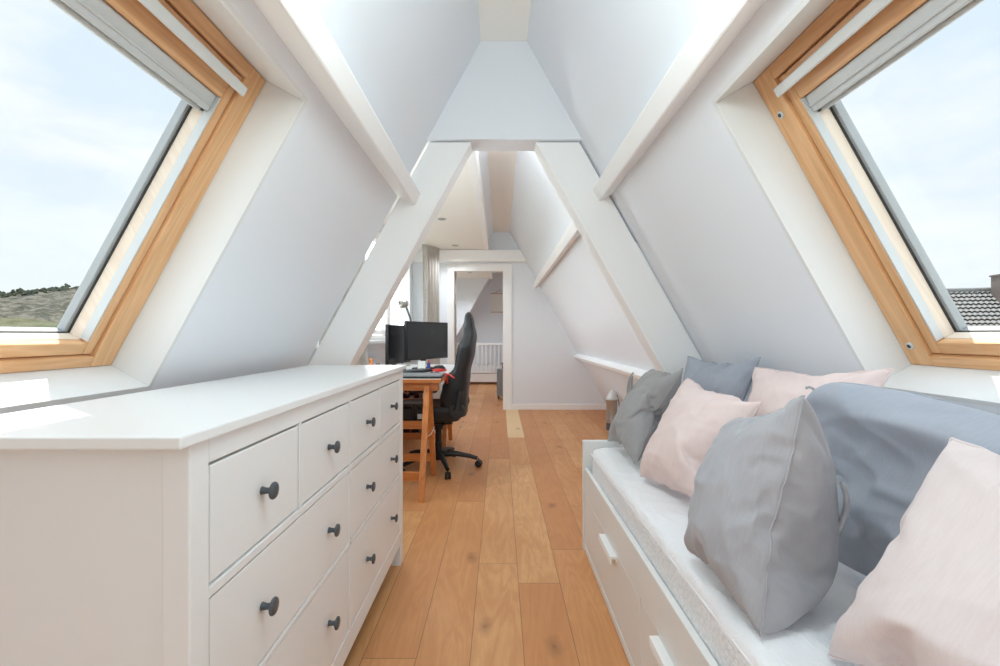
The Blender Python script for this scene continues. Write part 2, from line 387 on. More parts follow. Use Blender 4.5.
r = bpy.data.objects.new('window_5', None); C.objects.link(r); struct(r)  # unseen glazed gable behind the camera, added to let in soft fill light
m = MB(); cs = [(BA[0], bz0), (BA[1], bz0), (BT[1], bz1), (BT[0], bz1)]
for a, b in zip(cs, cs[1:]+cs[:1]): m.bar((a[0], YB-.06, H+a[1]), (b[0], YB-.06, H+b[1]), .06, .10, (0,1,0))
m.bar((.03, YB-.06, H+bz0), (.03, YB-.06, H+bz1), .05, .05, (0,1,0))
m.build('window_frame', M['white'], r)
MB().prism(cs, YB-.063, YB-.057, fy).build('glass_pane', M['glass'], r)

# truss, purlins, beams (trims)
tn = [0]
def trim(mb, mat='beam', bevel=.006):
    tn[0] += 1; return struct(mb.build('trim_%d' % tn[0], M[mat], bevel=bevel))
m = MB(); GZ = 1.045
trap(m, GZ, ZR, 2.405, 2.56, e=.0); struct(m.build('wall_gable', M['wall'], bevel=.003))
for sg in (-1, 1):
    k = KL if sg < 0 else KR; x0 = XL if sg < 0 else XR
    def bx(z, off): return sg*(x0-k*z-off)
    z0, z1 = -H, GZ-.004; g = .014; w = .224 if sg < 0 else .238
    m = MB()
    m.prism([(bx(z0, g), H+z0), (bx(z0, g+w), H+z0), (bx(z1, g+w), H+z1), (bx(z1, g), H+z1)], 2.425, 2.556, lambda x, z, y: V((x, y, z)))
    trim(m)
def purlin(sg, z, d, w, y0, y1, ext=.0):
    f = S(sg); s0 = sz(sg, z); m = MB()
    m.box(s0, s0+w, -d, .01, y0, y1, lambda s, n, y: f(s, n, y)); return trim(m, bevel=.008)
purlin(-1, .747, .107, .073, YB, 2.424)
purlin(1, .757, .078, .078, YB, 2.424); purlin(1, .757, .078, .078, 2.557, PY0-.001)
purlin(1, -.335, .075, .055, 2.557, PY0-.001)
m = MB(); m.box(-.235, -.165, 2.561, PY0-.001, H+DC, H+1.40); trim(m)          # header along the dormer opening
m = MB(); m.box(-.235, -.165, PY1+.001, 10.2, H+DC, H+1.40); trim(m)
m = MB(); m.prism([(DXW, H+1.10), (xr(1.10)-.005, H+1.10), (xr(1.275)-.005, H+1.275), (DXW, H+1.275)], 6.72, PY0-.001, lambda x, z, y: V((x, y, z))); trim(m)   # tie beam on the far wall
# pale filler strip between right leg of the truss and the slope
f = S(1); m = MB()
m.prism([(xr(.50)-.004, H+.50), (xr(.50)-.020, H+.50), (xr(-.5)-.020, H-.5), (xr(-.5)-.001, H-.5)], 2.44, 2.54, lambda x, z, y: V((x, y, z))); trim(m, 'white', .002)

# ------------------------------------------------------------------ skylights
pine_s = {}
for sg in (-1, 1):
    k = KL if sg < 0 else KR; ax = (-sg*k, 0, 1)
    pine_s[sg] = [wood('pine_upright', lin(226,182,136), lin(206,156,108), ax, .4), wood('pine_rail', lin(225,180,134), lin(206,154,106), (0,1,0), .4)]
pine_pale = [wood('pale_pine', lin(228,214,198), lin(219,203,185), (-.48,0,.87), .5), wood('pale_pine_rail', lin(228,214,198), lin(219,203,185), (0,1,0), .5)]
def skylight(idx, sg):
    f = S(sg); fn = lambda s, n, y: f(s, n, y)
    r = bpy.data.objects.new('window_%d' % idx, None); C.objects.link(r); struct(r)
    def ring(m, s0, s1, y0, y1, wb, wt, wy, n0, n1):
        m.mi = 0
        m.box(s0, s1, n0, n1, y0, y0+wy, fn); m.box(s0, s1, n0, n1, y1-wy, y1, fn)
        m.mi = 1
        m.box(s0, s0+wb, n0, n1, y0+wy, y1-wy, fn); m.box(s1-wt, s1, n0, n1, y0+wy, y1-wy, fn); return m
    # frame fixed to the roof
    a = (HS0+.001, HS1-.001, HY0+.001, HY1-.001)
    ring(MB(), *a, .033, .038, .072, .125, .235).build('window_frame', pine_s[sg], r, bevel=.004)
    # moving sash
    b = (HS0+.037, HS1-.043, HY0+.075, HY1-.075)
    sash = ring(MB(), *b, .036, .084, .030, .135, .160).build('sash', pine_s[sg], r, bevel=.004)
    i0, i1, j0, j1 = b[0]+.036, b[1]-.084, b[2]+.030, b[3]-.030
    ring(MB(), *b, .036, .084, .030, .1605, .195).build('sash_inner', pine_pale, sash, bevel=.002)
    # gasket and outer aluminium
    ring(MB(), i0-.01, i1+.01, j0-.01, j1+.01, .012, .016, .013, .1955, .199).build('gasket', [M['gasket']]*2, sash)
    ring(MB(), i0-.03, i1+.03, j0-.03, j1+.03, .032, .046, .042, .1995, .222).build('outer_cladding', [M['clad']]*2, sash, bevel=.002)
    MB().box(i0-.005, i1+.005, .203, .208, j0-.005, j1+.005, fn).build('glass_pane', M['glass'], sash)
    # blind: side rails and cassette
    for y0, y1 in ((j0, j0+.004), (j1-.004, j1)):
        MB().box(i0+.004, i1, .136, .160, y0, y1, fn).build('blind_rail', M['rail'], r, bevel=.001)
    m = MB(); m.box(i1-.050, i1-.001, .146, .194, j0+.005, j1-.005, fn)
    m.box(i1-.060, i1-.050, .165, .190, j0+.007, j1-.007, fn); m.box(i1-.034, i1-.028, .141, .147, j0+.006, j1-.006, fn)
    m.build('blind_cassette', M['silver'], r, bevel=.004)
    for y0, y1 in ((j0+.0005, j0+.0045), (j1-.0045, j1-.0005)): MB().box(i1-.056, i1-.004, .160, .192, y0, y1, fn).build('cassette_end', M['greyplastic'], r)
    # ventilation bar
    m = MB(); m.box(.698, .726, .098, .108, HY0+.09, HY1-.085, fn)
    vb = m.build('ventilation_bar', M['lightmetal'], r, bevel=.004)
    for y in (HY0+.13, HY1-.16): MB().box(.706, .718, .108, .136, y, y+.03, fn).build('bracket', M['lightmetal'], vb)
    for s, y in ((.66, HY1-.035), (-.105, HY1-.035), (.66, HY0+.035), (-.105, HY0+.035)):
        if sg < 0: continue
        ax = f(0, -1, 0)-f(0, 0, 0)
        MB().lathe([(.011, 0), (.011, .003), (.009, .005)], f(s, .125, y), ax, 18).build('screw_cap', M['silver'], r)
        MB().lathe([(.006, .0045), (.006, .0056)], f(s, .125, y), ax, 14).build('cap_plug', M['gasket'], r)
    # reveal lining boards
    m = MB(); e = .0145
    m.box(HS0-e, HS0, -.0005, .20, HY0-e, HY1+e, fn); m.box(HS1, HS1+e, -.0005, .20, HY0-e, HY1+e, fn)
    m.box(HS0, HS1, -.0005, .20, HY0-e, HY0, fn); m.box(HS0, HS1, -.0005, .20, HY1, HY1+e, fn)
    trim(m, 'reveal', .0015)
skylight(1, -1); skylight(2, 1)

# ------------------------------------------------------------------ dresser
DF, DB = -.490, -.955; DY0, DY1 = .711, 2.273; ZT = H-.153
dr = thing('dresser', 'long white chest of drawers with dark grey knobs standing under the left roof window', 'chest of drawers', (-.72, 1.49, 0))
o = dr.location
MB().box(-.967, -.478, .674, 2.302, ZT-.020, ZT).build('top', M['lacquer'], dr, bevel=.003, off=o)
pz = ZT-.021
for x0, x1 in ((DF-.045, DF), (DB, DB+.045)):
    for y0, y1 in ((DY0, DY0+.048), (DY1-.055, DY1)):
        MB().box(x0, x1, y0, y1, 0, pz).build('leg', M['lacquer'], dr, bevel=.003, off=o)
for y0 in (DY0+.012, DY1-.026): MB().box(DB+.0455, DF-.0455, y0, y0+.014, H-1.035, pz).build('side_panel', M['lacquer'], dr, off=o)
MB().box(DB+.004, DB+.012, DY0+.05, DY1-.056, H-1.03, pz).build('back_panel', M['lacquer'], dr, off=o)
ya, yb = DY0+.0485, DY1-.0555; cols = [(.762,1.101), (1.119,1.470), (1.490,1.842), (1.860,2.214)]
rows = [(-.219,-.425), (-.447,-.676), (-.692,-.966)]
m = MB(); xf = DF-.001; xb = DF-.022
m.box(xb, xf, ya, yb, H-.216, pz); m.box(xb, xf, ya, yb, H-.445, H-.427); m.box(xb, xf, ya, yb, H-.690, H-.678); m.box(xb, xf, ya, yb, H-1.035, H-.968)
for i, (q, w) in enumerate(((1.110,.008), (1.480,.009), (1.851,.008))): m.box(xb, xf, q-w+.0005, q+w-.0005, H-.427, H-.216)
m.box(xb, xf, 1.472, 1.488, H-.968, H-.445)
m.build('front_frame', M['lacquer'], dr, bevel=.0015, off=o)
MB().box(DF-.05, DF-.04, ya, yb, H-1.02, pz).build('gap_shade_board', M['gap'], dr, off=o)  # grey board added behind the fronts, paints shade into the drawer gaps
def knob(par, y, z):
    MB().lathe([(.0085,0),(.0075,.004),(.0062,.010),(.0065,.018),(.013,.0205),(.0172,.0225),(.0180,.0250),(.0165,.0280),(.010,.0300),(0,.0306)], (DF-.003, y, z), (1,0,0), 22).build('knob', M['knob'], par, smooth=True, off=o, ang=55)
def drawer(y0, y1, z0, z1, ks):
    d = MB().box(DF-.021, DF-.003, y0+.0028, y1-.0028, H+z1+.0028, H+z0-.0028).build('drawer', M['lacquer'], dr, bevel=.002, off=o)
    for q in ks: knob(d, q, H+(z0+z1)/2)
cen = [(a+b)/2 for a, b in cols]
for (a, b), c in zip(cols, cen): drawer(a, b, *rows[0], [c])
for r_ in rows[1:]:
    drawer(cols[0][0], cols[1][1], *r_, cen[:2]); drawer(cols[2][0], cols[3][1], *r_, cen[2:])

# ------------------------------------------------------------------ daybed and mattress
BX0, BX1, BY0, BY1 = .446, 1.315, .27, 2.418
bd = thing('daybed', 'white daybed with low front drawers standing along the right slope', 'bed', (.88, 1.42, 0)); o = bd.location
for y0, y1 in ((BY1-.034, BY1), (BY0, BY0+.034)): MB().box(BX0-.004, BX1, y0, y1, 0, .578).build('end_panel', M['bedwhite'], bd, bevel=.003, off=o)
MB().box(BX1-.022, BX1, BY0+.035, BY1-.035, .03, .575).build('back_panel', M['bedwhite'], bd, bevel=.003, off=o)
MB().box(BX0, BX0+.02, BY0+.035, BY1-.035, .302, .438).build('front_rail', M['bedwhite'], bd, bevel=.003, off=o)
MB().box(BX0+.021, BX1-.023, BY0+.035, BY1-.035, .315, .335).build('bed_base', M['bedwhite'], bd, off=o)
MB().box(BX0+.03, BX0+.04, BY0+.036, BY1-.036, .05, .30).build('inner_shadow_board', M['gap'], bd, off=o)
MB().box(BX0, BX0+.02, BY0+.035, BY1-.035, .004, .034).build('plinth', M['bedwhite'], bd, bevel=.002, off=o)
for a, b, h0, h1 in ((1.44, 2.378, 1.72, 1.92), (.31, 1.434, 1.07, 1.27)):
    d = MB().box(BX0+.002, BX0+.022, a, b, .039, .297).build('drawer', M['bedwhite'], bd, bevel=.003, off=o)
    m = MB(); m.box(BX0-.026, BX0+.002, h0, h1, .281, .293); m.box(BX0-.026, BX0-.020, h0, h1, .262, .2815); m.box(BX0-.004, BX0+.0015, h0, h1, .270, .281)
    m.build('handle', M['white'], d, bevel=.003, off=o)

mt = thing('mattress', 'white mattress in a crinkled quilted cover lying on the daybed', 'mattress', (.88, 1.42, .336)); o = mt.location
MX0, MX1, MY0, MY1, MZ0, MZ1 = 0.470, 1.285, .312, 2.376, .337, .566
def mfn(u, v):
    # superellipse cross-section swept along y
    q = 2*math.pi*u; e = .24
    c, s = math.cos(q), math.sin(q); sx = math.copysign(abs(c)**e, c); szz = math.copysign(abs(s)**e, s)
    t = 2*v-1; en = (1-abs(t)**14)**.5 if abs(t) < 1 else 0
    k = .93+.07*en
    x = (MX0+MX1)/2+(MX1-MX0)/2*sx*k; z = (MZ0+MZ1)/2+(MZ1-MZ0)/2*szz*(.80+.20*en)
    y = (MY0+MY1)/2+(MY1-MY0)/2*t
    p = V((x, y, z))
    if z > MZ0+.05:
        n1 = noise.noise(V((x*16+y*6, y*9, z*9))); n2 = noise.noise(V((x*5, y*4, 3)))
        p.z += .007*(1-abs(n1))**3*(1 if szz > .6 else .3)+.004*n2-.006
        p.x += .004*noise.noise(V((y*14, z*16, 7)))
    return p
m = MB(); m.grid(mfn, 180, 260, True)
w = 180; m.f += [list(range(w)), list(range(260*w, 261*w))]; m.m += [0, 0]
m.build('mattress_cover', M['mattress'], mt, smooth=True, off=o, ang=0)
pp = [V((MX0+.003, y, .520+.003*noise.noise(V((y*9, 0, 1))))) for y in [MY0+.04+i*(MY1-MY0-.08)/120 for i in range(121)]]
MB().tube(pp, .0035, 6).build('piping', M['mattress'], mt, smooth=True, off=o, ang=0)

# ------------------------------------------------------------------ pillows
def ridge(x, y, s): return (1-abs(noise.noise(V((x, y, s)))))**5
SIMS = {}
def inflate(seed, press, shrink, bend, n=56, frames=34):
    """sew two squares of cloth together and inflate them: returns the settled shape"""
    key = (seed, press, shrink, bend)
    if key in SIMS: return SIMS[key]
    me = bpy.data.meshes.new('sewn'); bm = bmesh.new(); g = {}
    for side in (0, 1):
        for j in range(n+1):
            for i in range(n+1):
                e = i in (0, n) or j in (0, n)
                if e and side: g[1,i,j] = g[0,i,j]; continue
                x, y = i/n-.5, j/n-.5
                z = 0 if e else (.006 if side == 0 else -.006)+.010*noise.noise(V((x*6, y*6, seed*3.3+side)))
                g[side,i,j] = bm.verts.new((x*.5, y*.5, z))
    bm.verts.index_update(); idx = {k: v.index for k, v in g.items()}; fs = []
    for side in (0, 1):
        for j in range(n):
            for i in range(n):
                q = [g[side,i,j], g[side,i+1,j], g[side,i+1,j+1], g[side,i,j+1]]
                q = q if side == 0 else q[::-1]; bm.faces.new(q); fs.append([v.index for v in q])
    border = [idx[0,i,0] for i in range(n)]+[idx[0,n,i] for i in range(n)]+[idx[0,n-i,n] for i in range(n)]+[idx[0,0,n-i] for i in range(n+1)]
    bm.to_mesh(me); bm.free()
    ob = bpy.data.objects.new('sewn', me); C.objects.link(ob)
    md = ob.modifiers.new('cloth', 'CLOTH'); c = md.settings
    c.quality = 6; c.mass = .2; c.tension_stiffness = 12; c.compression_stiffness = 12; c.shear_stiffness = 4; c.bending_stiffness = bend
    c.use_pressure = True; c.uniform_pressure_force = press; c.shrink_min = shrink; c.air_damping = 2; c.effector_weights.gravity = 0
    md.point_cache.frame_start = 1; md.point_cache.frame_end = frames
    for f_ in range(1, frames+1): bpy.context.scene.frame_set(f_)
    ev = ob.evaluated_get(bpy.context.evaluated_depsgraph_get())
    co = [v.co.copy() for v in ev.data.vertices]
    bpy.data.objects.remove(ob); bpy.data.meshes.remove(me); bpy.context.scene.frame_set(1)
    SIMS[key] = (co, fs, border, [idx[0,0,0], idx[0,n,0], idx[0,n,n], idx[0,0,n]]); return SIMS[key]
def pillow(name, label, cat, TL, TR, BR, BL, tf, tb, mat, sim, seed, group, amp=.010, turn=0, extra=None, sag=.15, lift=None, full=.05, mid=(0,0), wdir=((2.0,5.2),(6.5,-2.0))):
    TL, TR, BR, BL = [V((p[0], p[1], p[2]+H)) for p in (TL, TR, BR, BL)]
    BL.z += .018; BR.z += .018
    base = (BL+BR)/2; root = thing(name, label, cat, base, 0, group)
    nrm = (TR-TL).cross(BL-TL).normalized()
    if nrm.x > 0: nrm = -nrm
    co, fs, border, cor = inflate(*sim)
    hx = sum(abs(co[i].x) for i in cor)/4; hy = sum(abs(co[i].y) for i in cor)/4; zm = max(abs(c.z) for c in co)
    ca, sa = [(1,0),(0,1),(-1,0),(0,-1)][turn]
    P = []
    for c in co:
        a, b, z = c.x/hx, c.y/hy, c.z/zm
        a, b = a*ca-b*sa, a*sa+b*ca
        a, b = a*(1+full*(1-min(1, b*b))), b*(1+full*(1-min(1, a*a)))
        rr = max(0, abs(a*b)-.7)/.3; a, b = a*(1-.015*rr), b*(1-.015*rr)
        u, v = .5+a/2, .5-b/2; front = z >= 0
        p = TL.lerp(TR, u).lerp(BL.lerp(BR, u), v)
        d = z*(tf if front else tb)*(1+sag*(-b))
        env = min(1, abs(z)*2.2)
        w1 = ridge(u*wdir[0][0]+v*wdir[0][1]+seed, v*2.6-u*1.6, seed*1.7); w2 = ridge(u*wdir[1][0]+v*wdir[1][1], v*3+u*2, seed*2.3+5)
        mk = .5+.5*noise.noise(V((u*2.3, v*2.3, seed+9)))
        wr = amp*(w1*mk+w2*(1-mk)-.3)+amp*.8*noise.noise(V((u*2.6, v*2.6, seed+20)))
        d += (wr if front else -wr)*env
        if extra and front: d += extra(u, v)*min(1, abs(z)*3)
        p = p+nrm*d; bow = max(0, 1-a*a)*max(0, 1-b*b)
        p += nrm*(mid[0]*max(0, 1-b*b))+nrm*(mid[1]*max(0, 1-a*a))
        if lift: p.z += lift(min(1, max(0, u)), min(1, max(0, v)))
        P.append(p)
    m = MB(); m.add(P, fs)
    m.build('cover', mat, root, smooth=True, off=base, ang=0, sub=1)
    MB().tube([P[i] for i in border], .0024, 6).build('seam', mat, root, smooth=True, off=base, ang=0)
    return root, base

gp = 'scatter cushions along the daybed'
r1, b1 = pillow('cushion', 'dark grey tied linen cushion at the far front corner of the daybed', 'cushion',
    (.775,2.30,-.172), (.800,1.95,-.139), (.560,1.885,-.572), (.565,2.345,-.560), .085, .085, M['darklinen'], (2, 3.0, -.10, .12), 3, gp, .010)
for k, (dy, ln) in enumerate(((0, .12), (.03, .16), (.06, .13))):
    p0 = V((.735-.01*k, 2.27-.06*k, H-.190-.004*k)); pts = [p0+V((-.062-.03*t-.012*math.sin(3*t+k), dy*.5-.01*t+.02*k*t, -ln*t*1.05+.01*math.sin(4*t))) for t in [i/10 for i in range(11)]]
    MB().tube(pts, .0045, 7).build('tie', M['darklinen'], r1, smooth=True, off=b1, ang=0)
pillow('cushion', 'pale pink cushion at the front between the two grey cushions', 'cushion',
    (.760,1.84,-.180), (.772,1.32,-.196), (.628,1.37,-.570), (.560,1.795,-.572), .095, .075, M['pink'], (1, 2.2, -.04, .25), 8, gp, .008)
r3, b3 = pillow('cushion', 'large mid grey linen cushion upright at the front edge of the daybed', 'cushion',
    (.622,1.175,-.203), (.590,.868,-.126), (.500,.852,-.586), (.488,1.170,-.580), .085, .190, M['greylinen'], (3, 2.4, -.08, .15), 14, gp, .010)
for k in range(2):
    pts = [V((.688+.008*k+.01*math.sin(4*t), .905+.012*k, H-.30-.10*t)) for t in [i/8 for i in range(9)]]
    MB().tube(pts, .005, 7).build('tie', M['greylinen'], r3, smooth=True, off=b3, ang=0)
pillow('cushion', 'powder pink cushion nearest the viewer at the right', 'cushion',
    (.782,.765,-.170), (.812,.340,-.165), (.605,.345,-.572), (.580,.822,-.574), .100, .085, M['palepink'], (1, 2.2, -.04, .25), 22, gp, .008, 3)
pillow('cushion', 'blue-grey cushion with ruffled corner at the far back against the slope', 'cushion',
    (.965,2.285,-.095), (1.030,1.770,-.098), (.850,1.74,-.572), (.840,2.26,-.572), .090, .07, M['bluelinen'], (2, 3.0, -.10, .12), 31, gp, .011, 2)
pillow('cushion', 'wide pink pillow at the back behind the grey duvet corner', 'cushion',
    (.975,1.70,-.112), (1.045,1.200,-.080), (.890,1.27,-.572), (.850,1.68,-.572), .090, .06, M['pink'], (3, 2.4, -.08, .15), 37, gp, .010, 1)
def fold(u, v):
    a = v-(.10+.20*u); b = v-(.40-.10*u); c = v-(.62+.15*u)
    return .040*math.exp(-(a/.09)**2)*(1-.4*u)-.018*math.exp(-(b/.12)**2)+.016*math.exp(-(c/.07)**2)*math.sin(2.5*u+.4)+.010*math.sin(8*v-6*u+1.2)*(1-v)
def droop(u, v): return -.10*math.exp(-(u/.07)**2)*(1-v)**1.5+.012*math.sin(7*u+1)*(1-v)**2
rd, bdv = pillow('duvet', 'crumpled blue-grey linen duvet bundled along the back of the daybed', 'duvet',
    (.872,1.275,-.112), (.985,.350,-.115), (.875,.400,-.572), (.815,1.20,-.572), .075, .085, M['bluelinen'], (5, 2.0, -.12, .12), 45, None, .020, 0, fold, lift=droop)
pts = [V((.880,1.250,H-.168)), V((.876,1.258,H-.150)), V((.870,1.266,H-.146)), V((.862,1.270,H-.150))]
MB().tube(pts, .004, 7).build('tie', M['greylinen'], rd, smooth=True, off=bdv, ang=0)

# ------------------------------------------------------------------ desk, trestles and what is on it
def trestle(y, label):
    t = thing('trestle', label, 'trestle', (-.80, y, 0), 0, 'pine trestles under the desk'); zt = .788
    MB().box(-.34, .34, -.032, .032, zt-.062, zt).build('top_bar', M['orangeX'], t, bevel=.003)
    for sy in (-1, 1):
        for x in (-.27, .262):
            m = MB(); yt, yb_ = sy*.036, sy*.295
            q = []
            for yy, z in ((yb_, 0), (yt, zt-.02)):
                q += [(x-.021, yy-.017, z), (x+.021, yy-.017, z), (x+.021, yy+.017, z), (x-.021, yy+.017, z)]
            m.hexa(q); m.build('leg', M['orange'], t, bevel=.002)
        for z in (.16, .44):
            yy = sy*(.295-(.295-.036)*z/(zt-.02))
            if z == .44 and sy < 0: continue
            MB().box(-.249, .241, yy-.011, yy+.011, z-.03, z+.03).build('stretcher', M['orangeX'], t, bevel=.002)
    MB().tube([(.262+.024, -.16, .42), (.262+.024, 0, .40), (.262+.024, .16, .42)], .003, 6).build('spreader_cord', M['paper'], t)
    return t
trestle(3.365, 'orange pine A-frame trestle under the near end of the desk')
trestle(4.60, 'orange pine A-frame trestle under the far end of the desk')
dt = thing('desk', 'white desk board with orange wood edge lying across two trestles', 'desk', (-.80, 4.1, .789)); o = dt.location
MB().box(-1.17, -.432, 3.285, 4.92, .789, .8155).build('board', M['orangeX'], dt, bevel=.002, off=o)
MB().box(-1.165, -.435, 3.288, 4.917, .8156, .8185).build('white_surface', M['gloss_white'], dt, off=o)
DT = .819

def monitor(label, pa, pb, z0, z1, standx, standy, name='monitor'):
    pa, pb = V((pa[0], pa[1], 0)), V((pb[0], pb[1], 0)); c = (pa+pb)/2; d = (pb-pa).normalized(); w = (pb-pa).length
    rz = math.atan2(d.y, d.x); t = thing(name, label, 'monitor', (c.x, c.y, DT), rz, 'computer monitors on the desk')
    # local: x along screen, -y is the front
    za, zb = z0-DT, z1-DT
    MB().box(-w/2, w/2, 0, .028, za, zb).box(-w/2+.06, w/2-.06, .028, .05, za+.05, zb-.05).build('housing', M['black'], t, bevel=.004)
    MB().box(-w/2+.014, w/2-.014, -.0015, 0, za+.018, zb-.014).build('screen', M['screen'], t)
    MB().box(-.03, .03, .05, .072, .012, (za+zb)/2+.04).build('neck', M['black'], t, bevel=.003)
    MB().lathe([(.11, 0), (.11, .006), (.10, .012), (.03, .014)], (0, .06, 0)).build('base', M['black'], t, smooth=True)
    return t
monitor('large black monitor on the desk facing the gaming chair', (-.83,3.99), (-.528,4.56), .91, 1.265, 0, 0)
monitor('second black monitor turned nearly edge-on left of the larger one', (-.97,3.90), (-.865,4.36), .88, 1.232, 0, 0)

# laptop
t = thing('laptop', 'closed grey laptop at the near edge of the desk', 'laptop', (-.60, 3.42, DT))
MB().box(-.17, .17, -.115, .115, .001, .014).build('base', M['black'], t, bevel=.004)
MB().box(-.168, .168, -.113, .113, .0145, .026).build('lid', M['laptop'], t, bevel=.004)
# keyboard, mouse
t = thing('keyboard', 'black keyboard lying on the desk behind the laptop', 'keyboard', (-.735, 3.80, DT), math.radians(62))
MB().box(-.20, .20, -.065, .065, .001, .020).build('case', M['black'], t, bevel=.004)
m = MB()
for i in range(15):
    for j in range(5): m.box(-.19+i*.0255, -.19+i*.0255+.021, -.055+j*.022, -.055+j*.022+.018, .0202, .027)
kk = m.build('keys', M['greyplastic'], t); kk['kind'] = 'stuff'
t = thing('computer_mouse', 'black rounded computer mouse at the far right of the desk', 'computer mouse', (-.565, 4.17, DT), .5)
MB().grid(lambda u, v: V((.062*math.cos(2*math.pi*u)*math.cos(v*math.pi/2), .042*math.sin(2*math.pi*u)*math.cos(v*math.pi/2), .001+.042*math.sin(v*math.pi/2)**.8)), 24, 10, True).build('shell', M['black'], t, smooth=True, ang=0)
MB().lathe([(.008, -.004), (.008, .004)], (.032, 0, .034), (0,1,0), 14).build('scroll_wheel', M['greyplastic'], t)
# red cables and small clutter
def coil(c, r, n, z, seed):
    R = random.Random(seed); pts = []
    for i in range(n*14):
        a = i*2*math.pi/14; pts.append(V((c[0]+(r+.012*math.sin(a*1.7+seed))*math.cos(a), c[1]+1.6*(r+.01*math.cos(a*.8))*math.sin(a), z+.006+.010*abs(math.sin(a*.6+seed)))))
    return pts
tag(MB().tube(coil((-.54, 3.965), .055, 3, DT, 2), .0045, 7).build('red_cable', M['red'], smooth=True, ang=0), 'loose coils of red cable between keyboard and mouse', 'cable')
pts = [V((-.50,3.64,DT+.007)), V((-.46,3.60,DT+.009)), V((-.430,3.565,DT+.009)), V((-.418,3.55,DT-.006)), V((-.414,3.55,DT-.035)), V((-.418,3.56,DT-.06))]
t = thing('red_ribbon', 'short red ribbon hanging over the right edge of the desk', 'ribbon', (-.43, 3.45, DT)); o = t.location
MB().tube(pts, .006, 8).build('strap', M['red'], t, smooth=True, off=o, ang=0)
MB().tube([V((-.435,3.57,DT+.016)), V((-.385,3.50,DT+.008)), V((-.350,3.45,DT-.008))], .006, 8).build('loose_end', M['red'], t, smooth=True, off=o, ang=0)
t = thing('card_box', 'small white card packet standing under the large monitor', 'box', (-.715, 4.10, DT), .4)
MB().box(-.035, .035, -.012, .012, .001, .085).build('packet', M['paper'], t, bevel=.002)
t = thing('glue_bottle', 'small blue bottle standing beside the white packet', 'bottle', (-.655, 4.13, DT))
MB().lathe([(.014,.001),(.016,.004),(.016,.06),(.010,.068)], seg=18).build('body', M['blue'], t, smooth=True)
MB().lathe([(.008,.0685),(.008,.082),(.004,.092)], seg=14).build('cap', M['red'], t, smooth=True)
t = thing('phone', 'dark phone lying face up beside the red cable coils', 'phone', (-.535, 3.74, DT), .3)
MB().box(-.035, .035, -.07, .07, .001, .009).build('case', M['black'], t, bevel=.003); MB().box(-.032, .032, -.066, .066, .0091, .0098).build('screen', M['screen'], t)
# black cable loop behind second monitor
tag(MB().tube([V((-1.04,3.66,DT+.005)), V((-1.03,3.68,DT+.05)), V((-1.02,3.72,DT+.085)), V((-1.015,3.78,DT+.075)), V((-1.02,3.84,DT+.03)), V((-1.03,3.88,DT+.005))], .004, 7).build('black_cable', M['black'], smooth=True, ang=0), 'thin black cable arching up at the left of the second monitor', 'cable')
t = thing('wooden_figure', 'small orange wooden figure on the desk by the window sill', 'ornament', (-1.09, 3.80, DT))
MB().lathe([(.02,.001),(.022,.01),(.014,.03),(.024,.055),(.022,.075),(.010,.088),(.016,.098),(.017,.112),(.008,.124),(0,.126)], seg=20).build('body', M['orange'], t, smooth=True)

# desk lamp
t = thing('desk_lamp', 'silver adjustable desk lamp rising behind the large monitor', 'lamp', (-1.02, 4.68, DT)); 
MB().lathe([(.085,.001),(.085,.012),(.075,.02),(.015,.024)], seg=28).build('base', M['steel'], t, smooth=True)
MB().tube([(0,0,.02),(.05,.01,.28),(.10,.02,.40)], .008, 10).build('lower_arm', M['greyplastic'], t, smooth=True)
MB().tube([(.10,.02,.40),(.085,0,.50),(.045,-.02,.62)], .010, 10).build('upper_arm', M['greyplastic'], t, smooth=True)
MB().lathe([(.022,0),(.030,.006),(.042,.05),(.046,.085),(.042,.085),(.02,.02)], (.060,-.015,.655), (-.75,-.45,-.28), 26).build('lamp_shade', M['steel'], t, smooth=True)
MB().lathe([(.016,-.018),(.018,0),(.014,.02)], (.048,-.018,.632), (.3,1,0), 16).build('joint', M['greyplastic'], t, smooth=True)

# under-desk box
t = thing('storage_box', 'dark patterned storage box standing on the floor under the desk', 'box', (-1.10, 5.12, 0))
MB().box(-.20, .20, -.13, .13, .002, .50).build('body', M['pattern'], t, bevel=.01)
MB().box(-.206, .206, -.136, .136, .501, .56).build('lid', M['pattern'], t, bevel=.008)

# ------------------------------------------------------------------ gaming chair (faces the desk, -x)
ch = thing('gaming_chair', 'black high-backed gaming chair on five castors at the desk', 'chair', (-.53, 3.88, 0))
prof_b = [(.246,.456),(.254,.60),(.270,.80),(.311,1.007),(.327,1.13),(.306,1.25),(.288,1.325)]   # rear line (x, z)
prof_f = [(.035,.50),(.020,.60),(.045,.72),(.100,.80),(.150,.885),(.162,.95),(.172,1.02),(.222,1.15),(.228,1.25),(.232,1.325)]
def ip(pr, z, k=None):
    for (x0, z0), (x1, z1) in zip(pr, pr[1:]):
        if z <= z1: t = max(0, (z-z0)/(z1-z0)); t = t*t*(3-2*t); return x0+(x1-x0)*t
    return pr[-1][0]
def hw(z):
    pts = [(.45,.235),(.60,.25),(.80,.255),(.95,.27),(1.05,.275),(1.13,.23),(1.2,.165),(1.28,.145),(1.34,.115)]
    for (a, wa), (b, wb) in zip(pts, pts[1:]):
        if z <= b: return wa+(wb-wa)*max(0, (z-a)/(b-a))
    return pts[-1][1]
